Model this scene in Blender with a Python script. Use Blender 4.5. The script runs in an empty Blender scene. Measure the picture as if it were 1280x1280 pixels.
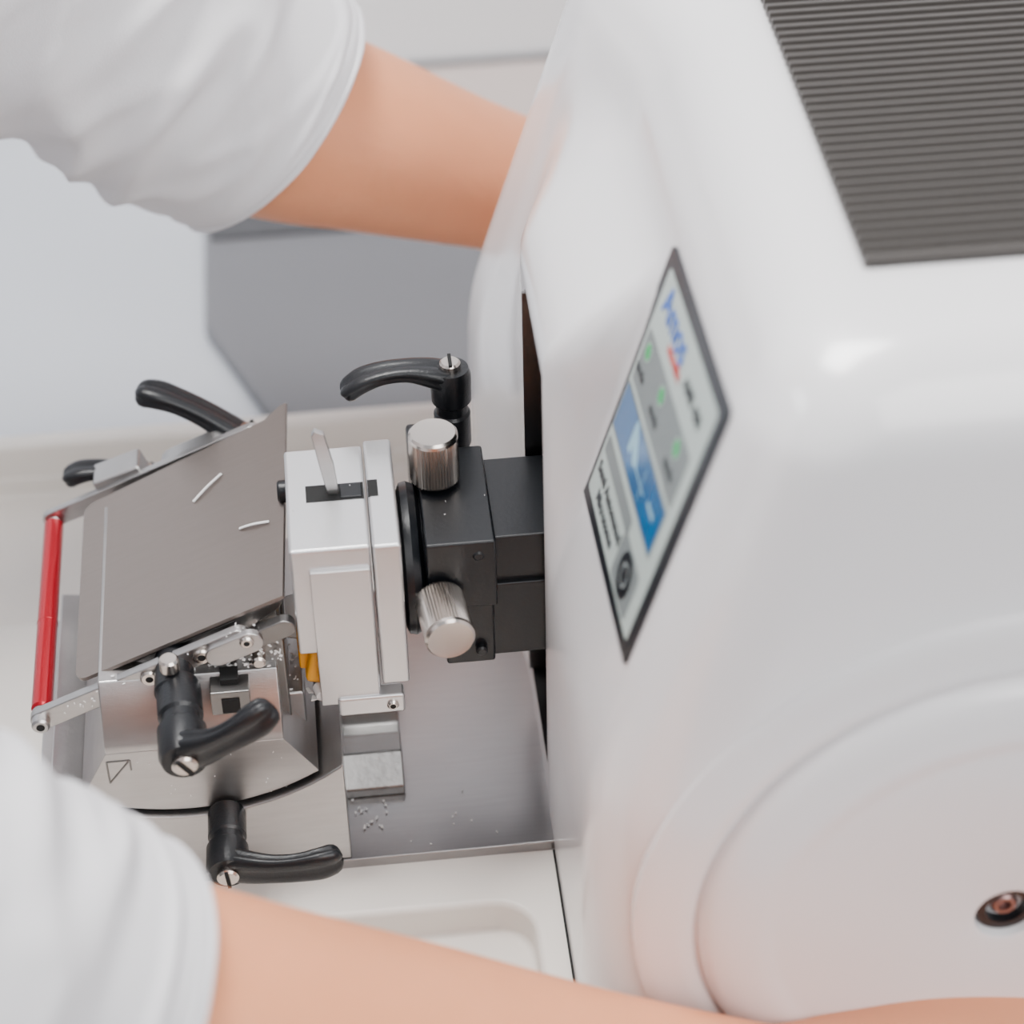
import bpy, math, random
from mathutils import Vector, Matrix, noise
random.seed(7)
S=0.01
scene=bpy.context.scene
COL=bpy.context.collection
V=Vector
# ------------------------------------------------------------------ materials
def mat(name,col,rough=0.5,metal=0.0,bump=0.0,bscale=200,var=0.0,vscale=30,coat=0.0,sss=0.0,emis=None,stretch=None,spec=None):
    m=bpy.data.materials.new(name); m.use_nodes=True
    nt=m.node_tree; b=nt.nodes["Principled BSDF"]
    b.inputs["Base Color"].default_value=(*col,1); b.inputs["Roughness"].default_value=rough
    b.inputs["Metallic"].default_value=metal
    if coat: b.inputs["Coat Weight"].default_value=coat; b.inputs["Coat Roughness"].default_value=0.12
    if spec is not None: b.inputs["Specular IOR Level"].default_value=spec
    if sss:
        b.inputs["Subsurface Weight"].default_value=sss
        b.inputs["Subsurface Radius"].default_value=(0.012,0.005,0.003); b.inputs["Subsurface Scale"].default_value=0.5
    if emis: b.inputs["Emission Color"].default_value=(*emis[0],1); b.inputs["Emission Strength"].default_value=emis[1]
    tc=nt.nodes.new("ShaderNodeTexCoord"); mp=nt.nodes.new("ShaderNodeMapping")
    nt.links.new(tc.outputs["Object"],mp.inputs["Vector"])
    if stretch: mp.inputs["Scale"].default_value=stretch
    if var:
        n=nt.nodes.new("ShaderNodeTexNoise"); n.inputs["Scale"].default_value=vscale; n.inputs["Detail"].default_value=3
        nt.links.new(mp.outputs[0],n.inputs["Vector"])
        mx=nt.nodes.new("ShaderNodeMixRGB")
        mx.inputs[1].default_value=(*[c*(1-var) for c in col],1); mx.inputs[2].default_value=(*[min(1,c*(1+var)) for c in col],1)
        nt.links.new(n.outputs["Fac"],mx.inputs[0]); nt.links.new(mx.outputs[0],b.inputs["Base Color"])
    if bump:
        n=nt.nodes.new("ShaderNodeTexNoise"); n.inputs["Scale"].default_value=bscale; n.inputs["Detail"].default_value=4
        nt.links.new(mp.outputs[0],n.inputs["Vector"])
        bp=nt.nodes.new("ShaderNodeBump"); bp.inputs["Strength"].default_value=bump; bp.inputs["Distance"].default_value=0.001
        nt.links.new(n.outputs["Fac"],bp.inputs["Height"]); nt.links.new(bp.outputs[0],b.inputs["Normal"])
    return m
M_body=mat("white_enamel",(0.87,0.855,0.865),0.24,coat=0.6,var=0.012,vscale=8)
M_body2=mat("white_enamel_wheel",(0.87,0.85,0.86),0.3,coat=0.3)
M_tray=mat("cream_plastic",(0.82,0.775,0.72),0.42,bump=0.05,bscale=900)
M_plate=mat("ground_steel",(0.34,0.33,0.33),0.28,1.0,bump=0.06,bscale=300,var=0.08,vscale=60,stretch=(1,12,1))
M_alu=mat("machined_aluminium",(0.50,0.49,0.485),0.33,1.0,bump=0.08,bscale=600,var=0.12,vscale=70,stretch=(1,1,6))
M_alu2=mat("satin_aluminium",(0.72,0.715,0.72),0.32,0.85,bump=0.04,bscale=900)
M_alud=mat("dark_steel",(0.24,0.235,0.23),0.32,1.0,bump=0.1,bscale=500,var=0.15,vscale=90)
M_blade=mat("antiroll_plate_steel",(0.29,0.25,0.228),0.40,0.9,bump=0.04,bscale=400,stretch=(1,10,1),var=0.05,vscale=80)
M_chrome=mat("knurled_nickel",(0.62,0.565,0.52),0.24,1.0)
M_black=mat("black_plastic",(0.005,0.006,0.008),0.36,bump=0.12,bscale=1200)
M_blackm=mat("black_anodised",(0.004,0.005,0.007),0.33,bump=0.05,bscale=900,var=0.2,vscale=100)
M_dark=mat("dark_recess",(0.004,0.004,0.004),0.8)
M_rib=mat("grille_rubber",(0.065,0.058,0.053),0.38)
M_ribb=mat("grille_base",(0.004,0.004,0.004),0.7)
M_red=mat("red_anodised",(0.46,0.003,0.016),0.22,0.5,coat=0.4)
M_orange=mat("orange_cassette",(0.82,0.36,0.01),0.45)
M_wax=mat("paraffin_wax",(0.80,0.79,0.78),0.5)
M_skin=mat("skin",(0.79,0.315,0.155),0.48,bump=0.22,bscale=260,var=0.14,vscale=22,sss=0.12)
M_coat=mat("white_cotton",(0.78,0.765,0.785),0.85,bump=0.2,bscale=1500,var=0.02,vscale=30)
M_hair=mat("brown_hair",(0.06,0.03,0.02),0.6,bump=0.5,bscale=300)
M_bench=mat("bench_laminate",(0.46,0.475,0.51),0.2,var=0.08,vscale=5,coat=0.2)
M_benchleg=mat("bench_steel",(0.5,0.5,0.52),0.4,0.6)
M_wall=mat("wall_paint",(0.76,0.77,0.80),0.8,var=0.02,vscale=4,bump=0.05,bscale=200)
M_trim=mat("trim_white",(0.88,0.88,0.88),0.4)
M_floor=mat("floor_vinyl",(0.35,0.35,0.36),0.5,var=0.06,vscale=5)
M_shade=mat("bench_shade_grey",(0.13,0.13,0.14),0.5,bump=0.05,bscale=500,var=0.08,vscale=8)  # bench's dark reflection and shadow put into a grey colour
M_armshade=mat("arm_shade_dark",(0.05,0.05,0.055),0.6)  # arm's cast shadow put into the colour
M_pink=mat("bench_mat_beige",(0.46,0.39,0.365),0.5)
M_face=mat("panel_face",(0.48,0.56,0.53),0.35)
M_pgrey=mat("panel_grey",(0.20,0.23,0.23),0.4)
M_frame=mat("panel_frame",(0.005,0.007,0.011),0.3)
M_lcd=mat("lcd_blue",(0.0,0.10,0.27),0.15,coat=0.5,emis=((0.0,0.13,0.32),0.2),var=0.3,vscale=60)
M_lcdl=mat("lcd_light",(0.30,0.55,0.68),0.2)
M_green=mat("led_green",(0.0,0.33,0.08),0.3,emis=((0.0,0.5,0.1),0.2))
M_blue=mat("logo_blue",(0.0,0.11,0.6),0.4)
M_redt=mat("logo_red",(0.75,0.05,0.04),0.4)
M_text=mat("label_ink",(0.05,0.055,0.06),0.5)
M_trouser=mat("trouser_cotton",(0.7,0.7,0.72),0.9)
# ------------------------------------------------------------------ helpers
def empty(name):
    e=bpy.data.objects.new(name,None); e.empty_display_size=0.02; COL.objects.link(e); return e
def mk(name,vs,fs,m,parent=None,smooth=False,bevel=0,seg=2,scale=True):
    me=bpy.data.meshes.new(name)
    k=S if scale else 1
    me.from_pydata([tuple(V(v)*k) for v in vs],[],fs); me.update()
    import bmesh
    bm=bmesh.new(); bm.from_mesh(me); bmesh.ops.recalc_face_normals(bm,faces=bm.faces); bm.to_mesh(me); bm.free()
    ms=m if isinstance(m,(list,tuple)) else [m]
    for mm in ms: me.materials.append(mm)
    o=bpy.data.objects.new(name,me); COL.objects.link(o)
    if parent: o.parent=parent
    if smooth:
        for p in me.polygons: p.use_smooth=True
    if bevel:
        b=o.modifiers.new("bevel","BEVEL"); b.width=bevel*S; b.segments=seg; b.limit_method='ANGLE'; b.angle_limit=math.radians(35)
        b.harden_normals=True
        for p in me.polygons: p.use_smooth=True
    return o
def box(name,x0,x1,y0,y1,z0,z1,m,parent=None,bevel=0.06,seg=2,rot=None):
    vs=[V((x,y,z)) for x in (x0,x1) for y in (y0,y1) for z in (z0,z1)]
    if rot:
        c=V(((x0+x1)/2,(y0+y1)/2,(z0+z1)/2)); R=Matrix.Rotation(math.radians(rot[0]),3,rot[1]); vs=[R@(v-c)+c for v in vs]
    fs=[(0,1,3,2),(4,6,7,5),(0,4,5,1),(2,3,7,6),(0,2,6,4),(1,5,7,3)]
    return mk(name,vs,fs,m,parent,bevel=bevel,seg=seg)
def prism(name,poly,axis,a0,a1,m,parent=None,bevel=0.05,seg=2,smooth=False):
    def P(p,a):
        if axis=='y': return (p[0],a,p[1])
        if axis=='x': return (a,p[0],p[1])
        return (p[0],p[1],a)
    n=len(poly); vs=[P(p,a0) for p in poly]+[P(p,a1) for p in poly]
    fs=[tuple(range(n)),tuple(range(2*n-1,n-1,-1))]+[(i,(i+1)%n,n+(i+1)%n,n+i) for i in range(n)]
    return mk(name,vs,fs,m,parent,bevel=bevel,seg=seg)
def basis(ax):
    ax=V(ax).normalized(); t=V((0,0,1)) if abs(ax.z)<0.9 else V((1,0,0))
    u=ax.cross(t).normalized(); w=ax.cross(u).normalized(); return ax,u,w
def revolve(name,p0,ax,prof,m,parent=None,n=64,smooth=True,bevel=0,flute=0,fn=0):
    ax,u,w=basis(ax); p0=V(p0); vs=[];fs=[]
    for (t,r) in prof:
        for i in range(n):
            a=2*math.pi*i/n; rr=r
            if flute and r>0.3 : rr=r*(1-(flute if i%2 else 0))
            vs.append(p0+ax*t+(u*math.cos(a)+w*math.sin(a))*rr)
    k=len(prof)
    for j in range(k-1):
        for i in range(n): fs.append((j*n+i,j*n+(i+1)%n,(j+1)*n+(i+1)%n,(j+1)*n+i))
    fs.append(tuple(range(n))); fs.append(tuple((k-1)*n+i for i in range(n)))
    o=mk(name,vs,fs,m,parent)
    if smooth:
        for p in o.data.polygons: p.use_smooth=True
        e=o.modifiers.new("es","EDGE_SPLIT"); e.split_angle=math.radians(32)
    return o
def cyl(name,p0,p1,r,m,parent=None,n=40,c=0.06):
    p0=V(p0);p1=V(p1);L=(p1-p0).length
    c=min(c,r*.4,L*.4)
    return revolve(name,p0,p1-p0,[(0,r-c),(c,r),(L-c,r),(L,r-c)],m,parent,n)
def catmull(P,k):
    out=[]
    for i in range(len(P)-1):
        a=P[max(i-1,0)];b=P[i];c=P[i+1];d=P[min(i+2,len(P)-1)]
        for j in range(k):
            t=j/k
            out.append([0.5*((2*b[q])+(-a[q]+c[q])*t+(2*a[q]-5*b[q]+4*c[q]-d[q])*t*t+(-a[q]+3*b[q]-3*c[q]+d[q])*t**3) for q in range(len(b))])
    out.append(list(P[-1])); return out
def tubegeo(path,up=(0,0,1),k=6,n=24,cap=True,roundend=True,wr=None):
    pts=catmull([list(p) for p in path],k)
    if roundend:
        def ext(p,q):
            d=(V(p[:3])-V(q[:3])).normalized(); r=min(p[3],p[4]); o=[]
            for a in (30,55,75):
                s=math.sin(math.radians(a)); c=math.cos(math.radians(a))
                o.append([*(V(p[:3])+d*r*s),p[3]*c,p[4]*c])
            return o
        e=ext(pts[-1],pts[-2]); s=ext(pts[0],pts[1])[::-1]
        pts=s+pts+e
    up=V(up); vs=[];fs=[]
    N=len(pts)
    for i,p in enumerate(pts):
        a=V(pts[max(i-1,0)][:3]); b=V(pts[min(i+1,N-1)][:3]); t=(b-a).normalized()
        s=t.cross(up); s=s.normalized() if s.length>1e-4 else V((0,1,0)); u=s.cross(t).normalized()
        for j in range(n):
            an=2*math.pi*j/n
            q=V(p[:3])+s*math.cos(an)*p[3]+u*math.sin(an)*p[4]
            if wr: q=wr(q,i/(N-1),an,(s*math.cos(an)+u*math.sin(an)))
            vs.append(q)
    for i in range(N-1):
        for j in range(n): fs.append((i*n+j,i*n+(j+1)%n,(i+1)*n+(j+1)%n,(i+1)*n+j))
    if cap: fs.append(tuple(range(n))); fs.append(tuple((N-1)*n+j for j in range(n)))
    return vs,fs
def tube(name,path,m,parent=None,**kw):
    vs,fs=tubegeo(path,**kw); return mk(name,vs,fs,m,parent,smooth=True)
def merge(geos):
    vs=[];fs=[]
    for a,b in geos:
        k=len(vs); vs+=a; fs+=[tuple(i+k for i in f) for f in b]
    return vs,fs
def apply_mods(o):
    bpy.context.view_layer.update()
    dg=bpy.context.evaluated_depsgraph_get(); me=bpy.data.meshes.new_from_object(o.evaluated_get(dg))
    o.modifiers.clear(); o.data=me
def sstep(a,b,x):
    t=max(0,min(1,(x-a)/(b-a))); return t*t*(3-2*t)

# ================================================================== MICROTOME
MT=empty("rotary_microtome")
ZT=22.5; RT=2.4; YC=-1.5; RC=2.5; XB=34
def Pz(z):
    s=(z-9.0)
    return 0.5+0.31*(math.log(1+math.exp(s*1.6))/1.6)
def Wz(z): return 13.2-0.05*max(0,z-10)
def bump(y,z):
    f=sstep(-4.7,-3.75,y)*(1-sstep(1.5,6.5,y))
    return f*(Pz(z)-0.55)*(1-sstep(15.8,19.5,z)) + 1.0*sstep(1.5,7.5,y)
levels=[(-3,0)]+[(z,0) for z in [-2,0,2,4,6,8]+[9+0.5*i for i in range(0,22)] if z<ZT-RT]
for i in range(0,13):
    ph=math.radians(90*i/12); levels.append((ZT-RT+RT*math.sin(ph),RT*(1-math.cos(ph))))
levels.append((ZT,RT+0.15))
rings=[]
for (z,ins) in levels:
    w=Wz(z)-ins; ring=[]
    zz=min(z,ZT-RT*0.6)
    ys=[]
    for i in range(13):
        th=math.radians(90-90*i/12); ys.append((-(w-RC)-RC*math.sin(th),RC*(1-math.cos(th))))
    nf=84
    for i in range(1,nf): ys.append((-(w-RC)+2*(w-RC)*i/nf,0))
    for i in range(13):
        th=math.radians(90*i/12); ys.append(((w-RC)+RC*math.sin(th),RC*(1-math.cos(th))))
    for (d,dx) in ys:
        y=YC+d
        x=Pz(zz)-bump(y,zz)+dx+ins
        ring.append((x,y,z))
    x0=ring[-1][0]
    for i in range(1,14): ring.append((x0+(XB-ins-2-x0)*i/14,YC+w,z))
    for i in range(7):
        th=math.radians(90*i/6); ring.append((XB-ins-2+2*math.sin(th),YC+w-2+2*math.cos(th),z))
    for i in range(7):
        th=math.radians(90*i/6); ring.append((XB-ins-2+2*math.cos(th),YC-w+2-2*math.sin(th),z))
    for i in range(1,14): ring.append((XB-ins-2+(ring[0][0]-(XB-ins-2))*i/14,YC-w,z))
    rings.append(ring)
n=len(rings[0]); vs=[p for r in rings for p in r]; fs=[]
for j in range(len(rings)-1):
    for i in range(n): fs.append((j*n+i,j*n+(i+1)%n,(j+1)*n+(i+1)%n,(j+1)*n+i))
fs.append(tuple(range(n))); fs.append(tuple((len(rings)-1)*n+i for i in range(n)))
body=mk("housing",vs,fs,M_body,MT,smooth=True)
cut=box("cut",-2,5,-3.7,0.45,1.2,15.6,M_dark,None,bevel=0)
b=body.modifiers.new("slot","BOOLEAN"); b.operation='DIFFERENCE'; b.object=cut; b.solver='EXACT'
apply_mods(body); bpy.data.objects.remove(cut)
es=body.modifiers.new("es","EDGE_SPLIT"); es.split_angle=math.radians(50)
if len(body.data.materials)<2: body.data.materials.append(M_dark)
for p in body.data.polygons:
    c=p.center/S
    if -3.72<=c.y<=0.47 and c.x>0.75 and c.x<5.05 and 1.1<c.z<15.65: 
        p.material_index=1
box("slot_guide",0.45,1.0,0.32,0.44,1.3,15.5,M_alud,MT,bevel=0)
box("slot_guide_dark",1.0,3.5,0.30,0.44,1.3,15.5,M_dark,MT,bevel=0)
box("slot_guide_near",0.6,3.5,-3.69,-3.6,1.3,15.5,M_dark,MT,bevel=0)
# grille
geos=[]
def boxgeo(x0,x1,y0,y1,z0,z1):
    vs=[V((x,y,z)) for x in (x0,x1) for y in (y0,y1) for z in (z0,z1)]
    return vs,[(0,1,3,2),(4,6,7,5),(0,4,5,1),(2,3,7,6),(0,2,6,4),(1,5,7,3)]
box("grille_base",7.3,25,-9.8,6.9,22.3,22.56,M_ribb,MT,bevel=0)
y=-9.8
while y<6.8:
    a=y+0.03
    v=[V((x,a+dy,z)) for x in (7.22,25.05) for dy,z in ((0,22.5),(0.05,22.8),(0.19,22.8),(0.24,22.5))]
    geos.append((v,[(0,1,2,3),(4,7,6,5),(0,4,5,1),(1,5,6,2),(2,6,7,3),(3,7,4,0)])); y+=0.38
v,f=merge(geos); mk("grille_ribs",v,f,M_rib,MT)
# control panel
p1=V((3.93,-4.4,19.95)); p2=V((4.0,-11.75,20.2)); p4=V((1.62,-4.4,12.35)); p3=V((1.72,-11.8,12.75))
Uv=((p2-p1)+(p3-p4))/2; Vv=((p4-p1)+(p3-p2))/2
org=(p1+p2+p3+p4)/4-Uv/2-Vv/2
Nn=Uv.cross(Vv).normalized()
if Nn.x>0: Nn=-Nn
def pp(u,v,h): return org+Uv*u+Vv*v+Nn*h
PN=empty("control_panel"); PN.parent=MT
def pquad(name,u0,u1,v0,v1,h,m,rc=0.0,th=0.0,k=6):
    W=Uv.length;H=Vv.length
    pts=[]
    for (cu,cv,a0) in ((u1*W-rc,v0*H+rc,-90),(u1*W-rc,v1*H-rc,0),(u0*W+rc,v1*H-rc,90),(u0*W+rc,v0*H+rc,180)):
        for i in range(k+1 if rc>0 else 1):
            a=math.radians(a0+90*i/k)
            pts.append(((cu+rc*math.cos(a))/W,(cv+rc*math.sin(a))/H))
    n=len(pts)
    if th:
        vs=[pp(a,b,h) for a,b in pts]+[pp(a,b,h-th) for a,b in pts]
        fs=[tuple(range(n)),tuple(range(2*n-1,n-1,-1))]+[(i,(i+1)%n,n+(i+1)%n,n+i) for i in range(n)]
    else: vs=[pp(a,b,h) for a,b in pts]; fs=[tuple(range(n))]
    return mk(name,vs,fs,m,PN)
pquad("panel_frame",0,1,0,1,0.12,M_frame,0.2,0.5)
pquad("panel_face",0.065,0.935,0.05,0.95,0.13,M_face,0.15)
pquad("led_strip",0.09,0.86,0.27,0.47,0.135,M_pgrey,0.12)
pquad("lcd_bezel",0.07,0.85,0.49,0.68,0.135,M_pgrey,0.06)
pquad("lcd_screen",0.08,0.84,0.50,0.67,0.14,M_lcd,0.03)
pquad("button_strip",0.09,0.60,0.71,0.775,0.135,M_pgrey,0.1)
pquad("button_surround",0.57,0.85,0.76,0.94,0.135,M_pgrey,0.2)
def pdisc(name,u,v,r,h,m):
    c=pp(u,v,h); a=Uv.normalized();b=Vv.normalized()
    mk(name,[c+a*math.cos(t*math.pi/12)*r+b*math.sin(t*math.pi/12)*r for t in range(24)],[tuple(range(24))],m,PN)
for i,u in enumerate((0.155,0.42,0.72)):
    pdisc("led_ring_%d"%i,u,0.33,0.27,0.138,M_face); pdisc("led_%d"%i,u,0.33,0.23,0.142,M_green)
pdisc("menu_button",0.71,0.85,0.62,0.145,M_frame); pdisc("menu_button_cap",0.71,0.85,0.34,0.148,M_pgrey); pdisc("menu_button_dot",0.71,0.85,0.24,0.150,M_frame)
for (a,b,c,d) in ((.30,.34,.505,.62),(.44,.60,.60,.608),(.55,.555,.53,.66),(.66,.76,.575,.595)): pquad("lcd_mark",a,b,c,d,0.143,M_lcdl)
mk("lcd_graph",[pp(.34,.51,.144),pp(.46,.60,.144),pp(.40,.62,.144),pp(.30,.56,.144)],[(0,1,2,3)],M_lcdl,PN)
def ptext(name,s,u,v,size,m):
    c=bpy.data.curves.new(name,'FONT'); c.body=s; c.size=size*S; c.align_x='CENTER'; c.align_y='CENTER'; c.extrude=0.00005
    o=bpy.data.objects.new(name,c); COL.objects.link(o)
    X=Uv.normalized(); Y=-Vv.normalized(); Z=X.cross(Y).normalized(); Y=Z.cross(X)
    mm=Matrix((X,Y,Z)).transposed().to_4x4(); mm.translation=pp(u,v,0.15)*S; o.matrix_world=mm
    c.materials.append(m); o.parent=PN; c.offset=0.00008; return o
ptext("logo","Amos",0.31,0.13,1.15,M_blue); ptext("logo_sub","scientific",0.42,0.20,0.42,M_redt)
ptext("model_label","AMR 400",0.70,0.17,0.5,M_text)
ptext("label_1","Semi Automated",0.33,0.83,0.5,M_text); ptext("label_2","Microtome",0.34,0.895,0.5,M_text)
for i,u in enumerate((0.155,0.42,0.72)): ptext("led_label_%d"%i,"mode",u,0.41,0.4,M_text)
# handwheel
HC=(10.9,-14.0,6.4)
revolve("wheel_boss",HC,(0,-1,0),[(-1.5,9.4),(0.62,9.4),(0.70,9.25),(0.76,9.0),(0.80,8.7),(0.84,8.4),(0.86,8.05),(0.80,7.94),(0.3,7.9),(0.3,1)],M_body,MT,n=160)
HW=empty("handwheel"); HW.parent=MT
revolve("wheel_disc",HC,(0,-1,0),[(0.35,7.8),(0.92,7.78),(1.08,7.68),(1.22,7.45),(1.34,7.0),(1.39,6.5),(1.38,6.2),(1.33,6.0),(1.31,5.8),(1.36,1.0),(1.32,0.86),(0.9,0.80),(0.8,0.0)],M_body2,HW,n=160)
revolve("hub_bush",(10.9,-14.6,6.4),(0,-1,0),[(0,0.79),(0.5,0.79),(0.55,0.74),(0.55,0.52),(0.25,0.5),(0.2,0)],M_black,HW)
revolve("hub_screw",(10.9,-14.7,6.4),(0,-1,0),[(0,0.34),(0.3,0.34),(0.36,0.28),(0.36,0.17),(0.2,0.16),(0.2,0)],mat("copper_screw",(0.30,0.20,0.19),0.4,1.0),HW,n=32)
revolve("crank_grip",(14.0,-15.2,0.2),(0,-1,0),[(0,0.6),(0.4,0.7),(0.6,1.0),(2.5,1.15),(4.6,1.05),(5.1,0.8),(5.3,0.3)],M_black,HW)
revolve("coarse_wheel",(13.5,11.2,7.0),(0,1,0),[(0,1.2),(1.5,1.2),(1.6,3.1),(1.9,3.4),(3.0,3.4),(3.3,3.1),(3.35,0.5)],M_body2,MT)
# tray
tr=box("base_tray",-22,0.6,-19,14.9,-3,-0.35,M_tray,MT,bevel=0)
def rcut(x0,x1,y0,y1,z0,z1,r):
    pts=[]
    for cx,cy,a0 in ((x1-r,y1-r,0),(x0+r,y1-r,90),(x0+r,y0+r,180),(x1-r,y0+r,270)):
        for i in range(7):
            a=math.radians(a0+15*i); pts.append((cx+r*math.cos(a),cy+r*math.sin(a)))
    return prism("c",pts,'z',z0,z1,M_tray,None,bevel=0)
for args in ((-14.5,-0.4,-17.5,-7.6,-1.5,3,1.2),(-20.5,0.0,6.3,14.0,-1.2,3,1.0)):
    c=rcut(*args); bb=tr.modifiers.new("p","BOOLEAN"); bb.operation='DIFFERENCE'; bb.object=c; bb.solver='EXACT'
    apply_mods(tr); bpy.data.objects.remove(c)
bv=tr.modifiers.new("bevel","BEVEL"); bv.width=0.22*S; bv.segments=4; bv.limit_method='ANGLE'; bv.angle_limit=math.radians(50); bv.harden_normals=True
for p in tr.data.polygons: p.use_smooth=True
box("tray_rim_far",-22,0.2,14.1,14.9,-1,1.0,M_tray,MT,bevel=0.25,seg=3)
box("tray_rim_front",-22,-21.2,-19,14.9,-1,1.0,M_tray,MT,bevel=0.25,seg=3)
box("tray_rim_near",-22,0.2,-19,-18.2,-1,1.0,M_tray,MT,bevel=0.25,seg=3)
box("tray_joint",0.44,0.75,-19,-5.8,-2.9,-0.30,M_dark,MT,bevel=0)
box("base_plate",-14.4,0.9,-5.75,6.1,-0.9,0,M_plate,MT,bevel=0.06)
prism("base_rail",[(-3.3,0),(-3.3,0.35),(-2.5,1.1),(-1.7,1.1),(-1.4,0.5),(-0.7,0.5),(-0.2,1.5),(2.4,1.5),(2.4,0)],'x',-13.5,-3.75,M_alud,MT,bevel=0.06)
# specimen arm
ARM=empty("specimen_arm"); ARM.parent=MT
box("arm_block",-0.9,6,-3.4,0.1,6.1,10.0,M_blackm,ARM,bevel=0.06)
box("arm_step",-1.0,0.7,-3.55,-0.2,5.7,8.4,M_blackm,ARM,bevel=0.06)
box("orientation_block",-2.75,-0.8,-3.9,0.4,7.9,10.3,M_blackm,ARM,bevel=0.08)
box("orientation_block_lower",-2.3,-0.9,-3.7,0.2,5.6,8.0,M_blackm,ARM,bevel=0.08)
box("orientation_yoke",-2.9,-1.4,-0.4,2.2,7.6,9.9,M_blackm,ARM,bevel=0.12)
revolve("ball_flange",(-3.4,-2.0,8.3),(1,0,0),[(0,1.9),(0.1,2.15),(0.3,2.2),(0.5,2.1),(0.62,1.7),(0.9,1.6)],M_blackm,ARM)
for (sx_,sz_) in ((-1.3,9.8),(-1.3,6.2)): cyl("cap_screw",(sx_,-3.6,sz_),(sx_,-3.95,sz_),0.17,M_black,ARM,n=20)
def knob(name,p,ax,L,r,parent):
    revolve(name,p,ax,[(0,r*.9),(0.08,r),(L-0.12,r)],M_chrome,parent,n=96,flute=0.065,smooth=False)
    revolve(name+"_cap",V(p)+V(ax).normalized()*(L-0.13),ax,[(0,r*1.0),(0.1,r*0.99),(0.17,r*0.90),(0.15,r*.6),(0.15,0.05)],M_chrome,parent,n=48)
    revolve(name+"_stem",V(p)-V(ax).normalized()*0.3,ax,[(0,r*.55),(0.35,r*.55)],M_blackm,parent,n=24)
knob("adjust_knob_top",(-2.25,-1.1,10.4),(0.0,0.02,1),1.6,0.70,ARM)
knob("adjust_knob_side",(-2.45,-4.05,8.5),(0.1,-1,0.02),1.75,0.70,ARM)
def lever(name,base,ax,L,tip,parent,r=0.55,k=1.3,lift=1.0):
    E=empty(name); E.parent=parent
    ax=V(ax).normalized(); base=V(base); tip=V(tip); top=base+ax*L
    revolve("hub",base,ax,[(0,r*.85),(0.12,r*.92),(L*.42,r*.92),(L*.45,r*.80),(L*.55,r*.80),(L*.6,r),(L*.92,r*1.02),(L,r*.9)],M_black,E,n=40)
    revolve("hub_screw",base+ax*(L-0.03),ax,[(0,r*.52),(0.2,r*.52),(0.26,r*.42)],M_chrome,E,n=24)
    q=top+ax*0.25; s=(tip-top); sd=s.cross(ax).normalized()
    vs,f=boxgeo(-r*.5,r*.5,-0.05,0.05,-0.04,0.04)
    vs=[q+sd*v.x+(sd.cross(ax))*v.y+ax*v.z for v in vs]; mk("screw_slot",vs,f,M_dark,E)
    st=top-ax*r*0.6; flat=tip-st
    path=[]
    for t,lf,ra,rb in ((0,0,r*.95,r*.6),(0.2,0.12,r*.88,r*.50),(0.42,0.18,r*.60*k,r*.30*k),(0.65,0.13,r*.62*k,r*.28*k),(0.85,-0.02,r*.68*k,r*.33*k),(0.97,-0.2,r*.60*k,r*.36*k)):
        path.append((*(st+flat*t+ax*lf*lift),ra,rb))
    def sq(q,t,an,nv): 
        return q+nv*(0.10*r*(abs(math.sin(2*an))-0.5)*2)
    vs,fs=tubegeo(path,up=ax,k=5,n=24,wr=sq); mk("arm",vs,fs,M_black,E,smooth=True)
    return E
lever("clamp_lever",(-1.55,1.3,9.7),(0,0,1),2.75,(-4.55,1.3,12.3),ARM,r=0.58,k=1.2,lift=1.6)

# ================================================================== SPECIMEN CLAMP
SC=empty("specimen_clamp")
box("clamp_jaw",-6.45,-4.25,-4.5,-0.05,7.2,11.0,M_alu2,SC,bevel=0.1,seg=3)
box("clamp_back",-4.2,-3.42,-4.6,0.1,5.9,11.05,M_alu2,SC,bevel=0.1,seg=3)
box("clamp_lower",-5.6,-4.25,-4.35,-0.3,5.4,7.4,M_alu2,SC,bevel=0.06)
box("clamp_cover",-5.95,-4.3,-4.64,-4.4,5.3,10.3,M_alu2,SC,bevel=0.04)
box("clamp_foot",-5.5,-3.6,-4.75,-4.2,4.9,5.6,M_alu2,SC,bevel=0.1)
cyl("foot_screw",(-3.95,-4.7,5.25),(-3.95,-4.85,5.25),0.17,M_chrome,SC,n=24)
cyl("foot_hole",(-3.95,-4.83,5.25),(-3.95,-4.86,5.25),0.09,M_dark,SC,n=16)
box("lever_slot",-5.9,-4.3,-2.45,-1.75,10.9,11.02,M_dark,SC,bevel=0)
box("lever_slot_back",-4.18,-3.9,-2.45,-1.75,10.9,11.07,M_dark,SC,bevel=0)
box("lever_slot_block",-4.95,-4.35,-2.4,-1.8,10.9,11.06,M_blackm,SC,bevel=0.03)
prism("release_lever",[(-5.25,10.7),(-4.95,10.7),(-5.05,12.0),(-5.25,13.1),(-5.5,13.25),(-5.6,13.1),(-5.45,12.0)],'y',-2.2,-2.0,M_alu,SC,bevel=0.03)
box("cassette",-6.5,-6.0,-3.9,-0.7,6.1,7.3,M_orange,SC,bevel=0.08)
box("cassette_lip",-6.25,-5.65,-4.3,-3.7,5.85,7.15,M_orange,SC,bevel=0.15,rot=(12,'Y'))
revolve("cassette_pin",(-5.95,-4.1,5.6),(0.3,-1,-0.2),[(0,0.25),(0.35,0.25),(0.4,0.16)],M_wax,SC,n=16)
cyl("jaw_screw",(-6.75,0.1,9.4),(-6.3,0.1,9.4),0.33,M_black,SC,n=24)
revolve("wax_block",(-6.5,-2.2,6.6),(-1,0,0),[(0,0.9),(0.3,0.8),(0.32,0)],M_wax,SC,n=4,smooth=False)

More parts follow.
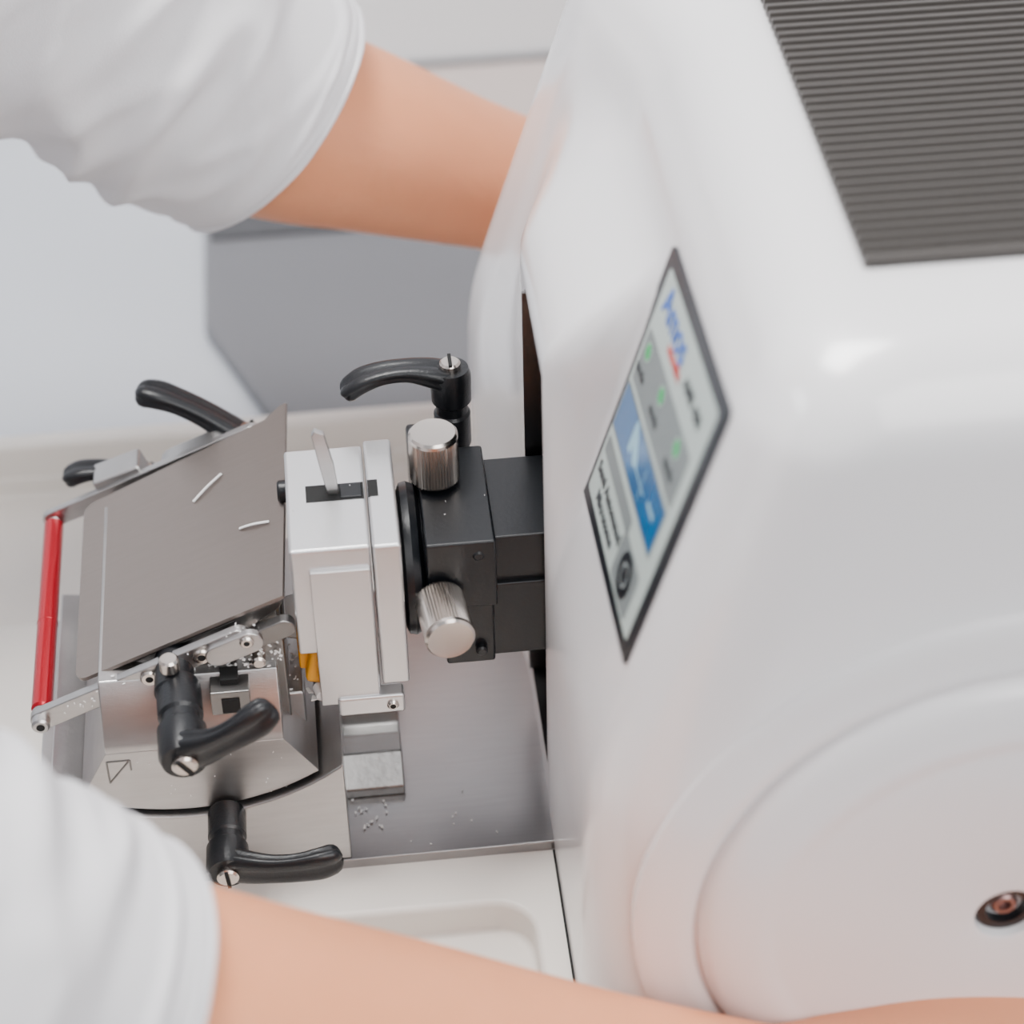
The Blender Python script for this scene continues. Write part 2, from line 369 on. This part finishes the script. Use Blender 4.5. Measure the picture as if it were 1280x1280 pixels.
# ================================================================== BLADE HOLDER
BH=empty("blade_holder")
cx,cz,R=-9.9,9.4,7.0
xs=[-13.2+ (7.6)*i/20 for i in range(21)]
low=[(x,cz-math.sqrt(R*R-(x-cx)**2)) for x in xs]
prism("holder_base",[(-13.9,0.02),(-5.5,0.02),(-5.5,low[-1][1]+0.1)]+[(x,z) for x,z in low[::-1]]+[(-13.9,low[0][1]+0.1)],'y',-5.7,3.4,M_alu,BH,bevel=0.06)
box("base_step",-14.35,-13.95,-4.2,3.0,0.0,2.6,M_alu,BH,bevel=0.06)
R2_=6.88
up=[(x,cz-math.sqrt(R2_*R2_-(x-cx)**2)) for x in [-13.0+6.8*i/18 for i in range(19)]]
prism("cradle",up+[(-7.1,5.0),(-12.1,5.0)],'y',-5.5,3.2,M_alu,BH,bevel=0.03)
prism("cradle_cap",[(-5.5,4.98),(-5.5,5.3),(-4.5,6.85),(3.2,6.85),(3.2,4.98)],'x',-12.1,-7.1,M_alu,BH,bevel=0.05)
box("t_slot",-9.0,-7.9,-5.25,-4.3,5.9,6.75,M_alud,BH,bevel=0.04)
box("t_slot_dark",-8.7,-8.2,-4.95,-4.4,6.6,6.95,M_dark,BH,bevel=0.02)
box("t_slot_dark_front",-8.7,-8.2,-5.3,-5.2,6.0,6.5,M_dark,BH,bevel=0.0)
for a,b in (((-12.1,4.7),(-12.1,3.85)),((-12.1,4.7),(-11.45,4.7)),((-11.45,4.7),(-12.1,3.85)),((-11.45,4.7),(-11.45,4.3))):
    cyl("mark",(a[0],-5.5,a[1]),(b[0],-5.5,b[1]),0.03,M_alud,BH,n=8,c=0.01)
prism("blade_carrier",[(-7.0,8.60),(-11.6,6.63),(-11.6,6.1),(-9.5,6.2),(-6.85,6.8)],'y',-3.8,3.9,M_alud,BH,bevel=0.05)
box("carrier_column",-8.4,-6.85,-4.25,3.6,3.2,7.7,M_alud,BH,bevel=0.08)
box("carrier_column_side",-7.0,-6.45,-3.9,3.0,2.6,5.2,M_alu,BH,bevel=0.08)
ux=V((-5.95,0,-2.55)).normalized(); nz=V((-ux.z,0,ux.x)); 
if nz.z<0: nz=-nz
o0=V((-6.8,0,9.08))
L=6.5; pts=[(-0.05,-4.05),(-0.45,4.5),(-0.2,4.45),(0.3,4.1)]
def arcp(cx,cy,r,a0,a1,k=8): return [(cx+r*math.cos(math.radians(a0+(a1-a0)*i/k)),cy+r*math.sin(math.radians(a0+(a1-a0)*i/k))) for i in range(k+1)]
pts+=arcp(L-0.4,3.7-0.4,0.4,90,0)+arcp(L-0.4,-4.05+0.4,0.4,0,-90)
vs=[o0+ux*a+V((0,b,0)) for a,b in pts]; nv=len(vs); vs+=[v-nz*0.12 for v in vs]
fs=[tuple(range(nv)),tuple(range(2*nv-1,nv-1,-1))]+[(i,(i+1)%nv,nv+(i+1)%nv,nv+i) for i in range(nv)]
mk("anti_roll_plate",vs,fs,M_blade,BH)
def along(t,h): return o0+ux*t+nz*h
a=[along(-0.05,-0.15),along(1.6,-0.15),along(1.6,-0.8),along(0.3,-0.5)]
prism("blade_clamp",[(v.x,v.z) for v in a],'y',-3.9,4.0,M_alu,BH,bevel=0.03)
def strip(name,t0,t1,h,w,y0,y1,m):
    pts=[]
    for ang in range(90,271,15): pts.append((t0+w*math.cos(math.radians(ang)),h+w*math.sin(math.radians(ang))))
    for ang in range(-90,91,15): pts.append((t1+w*math.cos(math.radians(ang)),h+w*math.sin(math.radians(ang))))
    q=[along(a,b) for a,b in pts]
    return prism(name,[(v.x,v.z) for v in q],'y',y0,y1,m,BH,bevel=0.04)
strip("guard_arm",1.6,7.85,-0.5,0.33,-4.5,-4.2,M_alu)
strip("guard_arm_far",0.9,7.85,-0.35,0.30,4.15,4.4,M_alu)
strip("pivot_lug",1.3,2.3,-0.62,0.36,-4.7,-4.45,M_alu)
strip("pivot_lug_near",0.3,0.9,-0.75,0.3,-4.55,-4.2,M_alud)
strip("pivot_lug_far",2.2,3.6,-0.6,0.5,4.4,4.9,M_alu)
for t,y0,r_ in ((1.35,-4.68,.2),(2.75,-4.5,.26),(4.4,-4.5,.26)):
    c=along(t,-0.5); cyl("arm_screw",(c.x,y0,c.z),(c.x,y0-0.12,c.z),r_,M_chrome,BH,n=24); cyl("arm_screw_hole",(c.x,y0-0.1,c.z),(c.x,y0-0.13,c.z),r_*.45,M_dark,BH,n=12)
c=along(1.5,-1.5); cyl("side_pin",(c.x,-4.2,c.z),(c.x,-4.6,c.z),0.2,M_chrome,BH,n=20)
e=along(7.85,-0.45)
cyl("guard_rod",(e.x,-4.1,e.z),(e.x,4.1,e.z),0.30,M_red,BH,n=32)
cyl("guard_rod_collar",(e.x,-0.55,e.z),(e.x,-0.42,e.z),0.31,M_red,BH,n=32)
cyl("guard_rod_end",(e.x,-4.8,e.z),(e.x,-4.1,e.z),0.26,M_alu,BH,n=24); cyl("guard_rod_end_far",(e.x,4.1,e.z),(e.x,4.6,e.z),0.26,M_alu,BH,n=24)
cyl("guard_rod_screw",(e.x,-4.78,e.z),(e.x,-4.84,e.z),0.12,M_dark,BH,n=16)
box("far_bracket",-12.2,-10.6,4.3,5.3,5.0,7.2,M_alu,BH,bevel=0.1,rot=(-20,'Y'))
box("far_support",-12,-7.2,3.0,4.6,2.5,6.4,M_alu,BH,bevel=0.1)
cyl("lateral_pin",(-10.0,-5.0,7.55),(-10.0,-5.0,8.0),0.28,M_chrome,BH,n=32)
cyl("lateral_boss",(-9.95,-3.9,7.0),(-9.95,-5.4,7.0),0.55,M_black,BH,n=32)
lever("blade_clamp_lever",(-9.85,-5.0,6.95),(0.06,-1,-0.03),2.9,(-7.3,-8.0,8.4),BH,r=0.68,k=1.15)
lever("tilt_clamp_lever",(-8.95,-5.6,2.35),(0,-1,0.0),2.35,(-5.9,-8.2,2.6),BH,r=0.60,k=1.3)
lever("lateral_clamp_lever",(-7.75,4.7,6.1),(0.1,0.2,1),1.75,(-10.7,6.0,9.2),BH,r=0.66,k=1.4)
lever("base_clamp_lever",(-11.0,5.0,5.1),(0,0.1,1),1.5,(-13.3,5.3,6.7),BH,r=0.55,k=1.3)

# ================================================================== SHAVINGS
geos=[]
def flake(p,s,nrm=(0,0,1)):
    a,u,w=basis(nrm); an=random.random()*6.28; r1=u*math.cos(an)+w*math.sin(an); r2=a.cross(r1)
    l=s*random.uniform(.4,1.6); ww=s*random.uniform(.3,.8); p=V(p)
    vs=[p-r1*l-r2*ww,p+r1*l-r2*ww*.6,p+r1*l*.8+r2*ww,p-r1*l*.7+r2*ww]
    vs=[v+a*random.uniform(0.01,0.05) for v in vs]+[v+a*0.06 for v in vs]
    geos.append((vs,[(0,1,2,3),(7,6,5,4),(0,4,5,1),(1,5,6,2),(2,6,7,3),(3,7,4,0)]))
for i in range(9): flake((random.uniform(-5.4,-0.2),random.uniform(-5.6,-3.4),0.0),0.03)
for i in range(26): flake((random.uniform(-11.8,-7.5),random.uniform(-4.4,-4.2),6.85),0.04)
for i in range(34):
    t=random.uniform(1.6,7); p=along(t,-0.25); flake((p.x,-4.52,p.z-random.uniform(-.1,.5)),0.03,(0,-1,0))
for i in range(60): flake((random.uniform(-8.3,-6.9),random.uniform(-4.5,-4.25),random.uniform(6.8,8.4)),0.05,(0,-1,0.4))
for i in range(18): flake((random.uniform(-6.9,-6.5),random.uniform(-3.8,0),5.22),0.045)
for i in range(14): flake((random.uniform(-11.5,-7),-5.52,random.uniform(3,5)),0.02,(0,-1,0))
for i in range(4): flake((random.uniform(-2.7,-0.9),random.uniform(-3.8,-0.2),10.31),0.018)
for i in range(8): flake((random.uniform(-6.3,-4.5),random.uniform(-4.3,-0.4),11.01),0.015)
for i in range(14): flake((random.uniform(-5.4,-4.2),random.uniform(-4.6,-3.4),0.02),0.045)
for (x,y_,z) in ((-6.1,-4.2,5.2),(-5.9,-4.0,4.9),(-6.3,-3.9,5.22)): flake((x,y_,z),0.12)
def ribbon(a,b,w,curl):
    a=V(a);b=V(b);d=(b-a);sd=d.cross(nz).normalized()*w; vs=[];fs=[]
    for i in range(13):
        t=i/12; c=a+d*t+nz*(0.03+curl*math.sin(t*3.14)); vs+=[c-sd,c+sd]
        if i: k=2*i; fs.append((k-2,k-1,k+1,k))
    vs2=[v+nz*0.03 for v in vs]; k=len(vs); f2=[tuple(q+k for q in f) for f in fs]
    geos.append((vs+vs2,fs+f2))
def onplate(t,y): return o0+ux*t+V((0,y,0))
ribbon(onplate(2.7,1.6),onplate(1.75,2.35),0.045,0.03)
ribbon(onplate(1.2,-0.5),onplate(0.25,-0.75),0.04,0.04)
vs,fs=merge(geos); mk("wax_shavings",vs,fs,M_wax,None)

# ================================================================== TECHNICIAN
TP=empty("lab_technician")
def hand_geo(wrist,fwd,thumb,back,curl=(45,70,50)):
    f=V(fwd).normalized(); b=V(back); b=(b-f*b.dot(f)).normalized(); s=V(thumb); s=(s-f*s.dot(f)-b*s.dot(b)).normalized()
    w=V(wrist); g=[]
    def P(a,c,d): return w+f*a+s*c+b*d
    upv=b
    g.append(tubegeo([(*P(-1,0,0),2.7,2.0),(*P(2,0,0.1),3.2,1.75),(*P(5,0.1,0.25),3.9,1.6),(*P(8,0,0.1),4.0,1.35),(*P(9,0,-0.1),3.6,1.0)],up=upv,k=4,n=24))
    for i,(c,L,r) in enumerate(((3.0,(4.3,2.6,2.1),.92),(1.0,(4.7,2.9,2.2),.95),(-1.0,(4.4,2.7,2.2),.90),(-2.9,(3.5,2.1,1.9),.78))):
        p=P(7.0,c*0.95,0.05); path=[(*p,r,r)]
        p=P(8.9,c,-0.05); path.append((*p,r*1.08,r*1.08)); ang=0
        for q in range(3):
            ang+=math.radians(curl[q]+3*i); d=f*math.cos(ang)-b*math.sin(ang)
            m_=p+d*L[q]*.5; path.append((*m_,r*(.92-.06*q),r*(.92-.06*q)))
            p=p+d*L[q]; rr=r*(1.0-.12*(q+1)); path.append((*p,rr,rr))
        g.append(tubegeo(path,up=s,k=3,n=16))
    pa=[P(1.5,1.8,-0.3),P(4.0,3.8,-0.9),P(6.4,4.6,-2.0),P(8.4,4.3,-3.4)]
    g.append(tubegeo([(*pa[0],1.5,1.5),(*pa[1],1.35,1.3),(*pa[2],1.1,1.05),(*pa[3],.85,.8)],up=s,k=4,n=16))
    return g
def arm(name,path,hand):
    g=[tubegeo(path,up=(0,0,1),k=6,n=28)]+hand
    vs,fs=merge(g); o=mk(name,vs,fs,M_skin,TP)
    r=o.modifiers.new("r","REMESH"); r.mode='VOXEL'; r.voxel_size=0.0022; r.use_smooth_shade=True
    sm=o.modifiers.new("s","SMOOTH"); sm.iterations=5; sm.factor=0.6
    return o
wr=V((4.8,-18.1,2.3))
arm("right_forearm",[(-21,-20,18.5,4.4,4.2),(-15.5,-19.3,13.6,4.1,4.0),(-12.2,-18.9,10.5,3.8,3.7),(-8,-18.6,7.9,3.6,3.5),(-4.4,-18.3,6.0,3.4,3.2),(0.5,-18.1,3.8,3.0,2.6),(5.0,-18.1,2.3,2.7,2.1)],
    hand_geo(wr,(1,0,-0.085),(0,1,0),(0,0,1)))
wl=V((4.0,17.2,7.4))
arm("left_forearm",[(-17,15,21.5,4.2,4.2),(-12,15.6,16.9,3.9,4.0),(-7.0,16.1,12.9,3.6,3.6),(-3.1,16.7,10.75,3.2,3.05),(0.5,17,9.0,2.7,2.5),(4.4,17.2,7.4,2.5,2.0)],
    hand_geo(wl,(1,-0.05,-0.05),(0,-1,0),(0,0.2,1)))
def sleeve(name,path,seed,amp=0.5):
    def wr(q,t,an,nv):
        k=0.15+0.95*sstep(0.05,0.4,t)
        lo=noise.noise(V((q.x*0.10+seed,q.y*0.10,q.z*0.10)))
        w1=t*11+0.8*math.sin(an+seed); fold=1-abs(noise.noise(V((w1,math.sin(an)*0.6,math.cos(an)*0.6+seed))))*3.0
        w2=t*17-0.9*math.cos(an*1+seed); fold2=1-abs(noise.noise(V((w2+7,math.sin(an)*0.8,math.cos(an)*0.8))))*3.0
        a=0.8*lo+0.62*max(0,fold)+0.36*max(0,fold2)
        hem=0.10*(sstep(0.002,0.01,t)-1)-0.10*math.exp(-((t-0.05)/0.006)**2)
        return q+nv*(a*amp*k+hem)
    vs,fs=tubegeo(path,up=(0,0,1),k=24,n=96,cap=False,roundend=False,wr=wr)
    o=mk(name,vs,fs,M_coat,TP,smooth=True)
    s=o.modifiers.new("sol","SOLIDIFY"); s.thickness=0.0025; s.offset=-1
    return o
lp=[(-6.3,16.1,12.5,4.3,4.55),(-7.6,15.9,13.9,4.5,4.7),(-11.3,15.4,17.9,5.1,5.1),(-16.5,14.8,23.3,5.9,5.5),(-26,13.5,32.8,7.2,6.4),(-38,11,43,8.5,7.5)]
rp=[(-11.5,-18.8,9.8,4.5,4.5),(-12.7,-18.95,11.0,4.6,4.6),(-16.0,-19.3,14.3,5.0,4.9),(-21.5,-20,19.3,5.8,5.5),(-29,-18.5,28,7.0,6.6),(-38,-15,41,8.5,7.5)]
sleeve("left_sleeve",lp,2.3,0.8); sleeve("right_sleeve",rp,9.1,0.6)
g=[tubegeo([(-43,-2,-32,13,17),(-44,-2,-20,12,16),(-43,-2,0,11,15),(-41,-2,20,12,17),(-39,-2,36,11,19),(-38.5,-2,43,8,13),(-38,-2,47,6,6.5)],up=(0,1,0),k=5,n=36),
   tubegeo([(-38,-16,40,7.5,7.5),(-38,-2,42,8,8),(-38,12,40,7.5,7.5)],up=(0,0,1),k=4,n=24)]
vs,fs=merge(g); t=mk("coat_torso",vs,fs,M_coat,TP); r=t.modifiers.new("r","REMESH"); r.voxel_size=0.008; r.use_smooth_shade=True
sm=t.modifiers.new("s","SMOOTH"); sm.iterations=6
g=[tubegeo([(-38,-2,44,5.5,5.5),(-36,-2,52,5.5,5.5)],k=3,n=20),
   tubegeo([(-35,-2,50,5,5.5),(-33.5,-2,54,7.6,6.8),(-34,-2,60,9.5,7.6),(-34.8,-2,66,9.6,7.6),(-35.5,-2,70,7.5,6)],up=(0,1,0),k=4,n=28),
   tubegeo([(-25.2,-2,61,.7,.8),(-23.8,-2,57.6,1.2,1.4)],up=(1,0,0),k=3,n=12),
   tubegeo([(-35,-9.6,61.5,1.0,1.6),(-35.2,-9.9,58,0.8,1.1)],up=(1,0,0),k=3,n=12),tubegeo([(-35,5.6,61.5,1.0,1.6),(-35.2,5.9,58,0.8,1.1)],up=(1,0,0),k=3,n=12)]
vs,fs=merge(g); t=mk("head",vs,fs,M_skin,TP); r=t.modifiers.new("r","REMESH"); r.voxel_size=0.004; r.use_smooth_shade=True; sm=t.modifiers.new("s","SMOOTH"); sm.iterations=4
for yy in (-5,1): revolve("eye",(-25.6,yy,61.2),(1,0,0),[(0,0.9),(0.5,0.8),(0.75,0.4),(0.8,0.1)],M_wax,TP,n=16); revolve("iris",(-24.95,yy,61.2),(1,0,0),[(0,0.45),(0.2,0.3)],M_hair,TP,n=16)
tube("mouth",[(-26.2,-4,54.6,.3,.3),(-25.6,-2,54.4,.4,.45),(-26.2,0,54.6,.3,.3)],M_redt,TP,n=12)
tube("hair",[(-39,-2,56,7,7.4),(-39,-2,62,9,8.6),(-37.6,-2,68,9.8,8.4),(-36.5,-2,71.5,7.5,6.5)],M_hair,TP,up=(0,1,0),k=4,n=28)
g=[]
for yy in (-11,7): g.append(tubegeo([(-44,yy,-27,8.5,8),(-25,yy,-27,8,7.5),(-6,yy,-28,6.5,6.5),(-4,yy,-33,6.2,6.2),(-6,yy,-52,6,5.8),(-8,yy,-72,4.5,4.5)],up=(0,1,0),k=4,n=20))
vs,fs=merge(g); t=mk("trousers",vs,fs,M_trouser,TP); r=t.modifiers.new("r","REMESH"); r.voxel_size=0.008; r.use_smooth_shade=True
for yy in (-11,7): tube("shoe",[(-11,yy,-74.6,3.6,3.2),(-4,yy,-75.3,4.2,2.7),(8,yy,-76,4,2)],M_black,TP,k=4,n=20)
ST=empty("lab_stool")
revolve("seat",(-46,-2,-42),(0,0,1),[(0,15),(1,18),(5,18.5),(6.5,17),(7,10)],M_black,ST); cyl("column",(-46,-2,-74),(-46,-2,-42),2.5,M_benchleg,ST)
for i in range(5):
    a=i*1.2566+.3; tube("leg",[(-46,-2,-73,2,1.5),(-46+26*math.cos(a),-2+26*math.sin(a),-75.5,1.5,1.5)],M_benchleg,ST,k=3,n=12); revolve("foot",(-46+26*math.cos(a),-2+26*math.sin(a),-78),(0,0,1),[(0,1.6),(1.5,1.8),(3,1.2)],M_black,ST,n=16)

# ================================================================== ROOM / BENCH
BN=empty("lab_bench")
box("bench_top",-27,90,-40,46,-6.5,-3.02,M_bench,BN,bevel=0.3)
for x,yy in ((-24,-36),(86,-36),(-24,42),(86,42)): box("bench_leg",x-2,x+2,yy-2,yy+2,-78,-6.4,M_benchleg,BN,bevel=0.2)
box("bench_mat",-6,90,35.0,45.5,-3.02,-2.8,M_pink,None,bevel=0.08)
box("floor",-250,250,-250,250,-80,-78,M_floor,None,bevel=0)
box("wall_back",-250,250,47,52,-78,190,M_wall,None,bevel=0)
box("trim_1",-250,250,46.05,47.05,-3.0,1.0,M_trim,None,bevel=0.3)
SLAB=empty("bench_shade_slab")  # added flat slab in place of dark reflection and arm shadow on the bench
prism("shade_slab_body",[(-9.9,34),(-9.9,25.3),(-7.6,19.5),(-5.5,16.2),(26,16.2),(26,34)],'z',-3,-2.2,M_shade,SLAB,bevel=0.3,seg=3)
prism("arm_shade_strip",[(-9.6,33.9),(-9.6,31.2),(26,31.2),(26,33.9)],'z',-2.25,-2.0,M_armshade,SLAB,bevel=0.1,seg=3)  # dark strip painted as the far arm's shadow

# ================================================================== LIGHTS / WORLD
w=bpy.data.worlds.new("w"); scene.world=w; w.use_nodes=True; nt=w.node_tree
bg=nt.nodes["Background"]; tc=nt.nodes.new("ShaderNodeTexCoord"); sx=nt.nodes.new("ShaderNodeSeparateXYZ"); mr=nt.nodes.new("ShaderNodeMapRange"); cr=nt.nodes.new("ShaderNodeValToRGB")
nt.links.new(tc.outputs["Generated"],sx.inputs[0]); nt.links.new(sx.outputs["Z"],mr.inputs[0]); mr.inputs[1].default_value=-1; mr.inputs[2].default_value=1
nt.links.new(mr.outputs[0],cr.inputs[0]); nt.links.new(cr.outputs[0],bg.inputs[0])
cr.color_ramp.elements[0].color=(0.20,0.19,0.195,1); cr.color_ramp.elements[1].color=(0.88,0.93,1,1); cr.color_ramp.elements[0].position=.45; cr.color_ramp.elements[1].position=.9
bg.inputs[1].default_value=0.68
def area(name,loc,target,size,power,col=(1,1,1),sy=None):
    l=bpy.data.lights.new(name,'AREA'); l.energy=power; l.size=size*S; l.color=col
    if sy: l.shape='RECTANGLE'; l.size_y=sy*S
    o=bpy.data.objects.new(name,l); COL.objects.link(o); o.location=V(loc)*S
    d=(V(target)-V(loc)); o.rotation_euler=d.to_track_quat('-Z','Y').to_euler()
area("ceiling_light_panel",(-25,30,165),(0,0,0),80,40,(1,0.985,0.965),36)
area("window_light",(-150,-10,100),(0,0,5),80,28,(0.92,0.96,1.0))
area("near_fill_light",(70,-130,130),(5,-10,8),130,34,(1,0.985,0.975))  # added fill lamp behind the camera, brightens the machine's near side

# ================================================================== CAMERA
yaw,pitch,roll=math.radians(5),math.radians(40),math.radians(1.5)
F=V((math.sin(yaw)*math.cos(pitch),math.cos(yaw)*math.cos(pitch),-math.sin(pitch)))
R=V((math.cos(yaw),-math.sin(yaw),0)); U=R.cross(F)
R2=R*math.cos(roll)-U*math.sin(roll); U2=U*math.cos(roll)+R*math.sin(roll)
C=V((0,0,8))-F*70
cam=bpy.data.cameras.new("camera"); co=bpy.data.objects.new("camera",cam); COL.objects.link(co)
Mx=Matrix((R2,U2,-F)).transposed().to_4x4(); Mx.translation=C*S; co.matrix_world=Mx
cam.lens=84; cam.sensor_width=36; cam.clip_start=0.02
cam.dof.use_dof=True; cam.dof.focus_distance=0.68; cam.dof.aperture_fstop=7.5
scene.camera=co
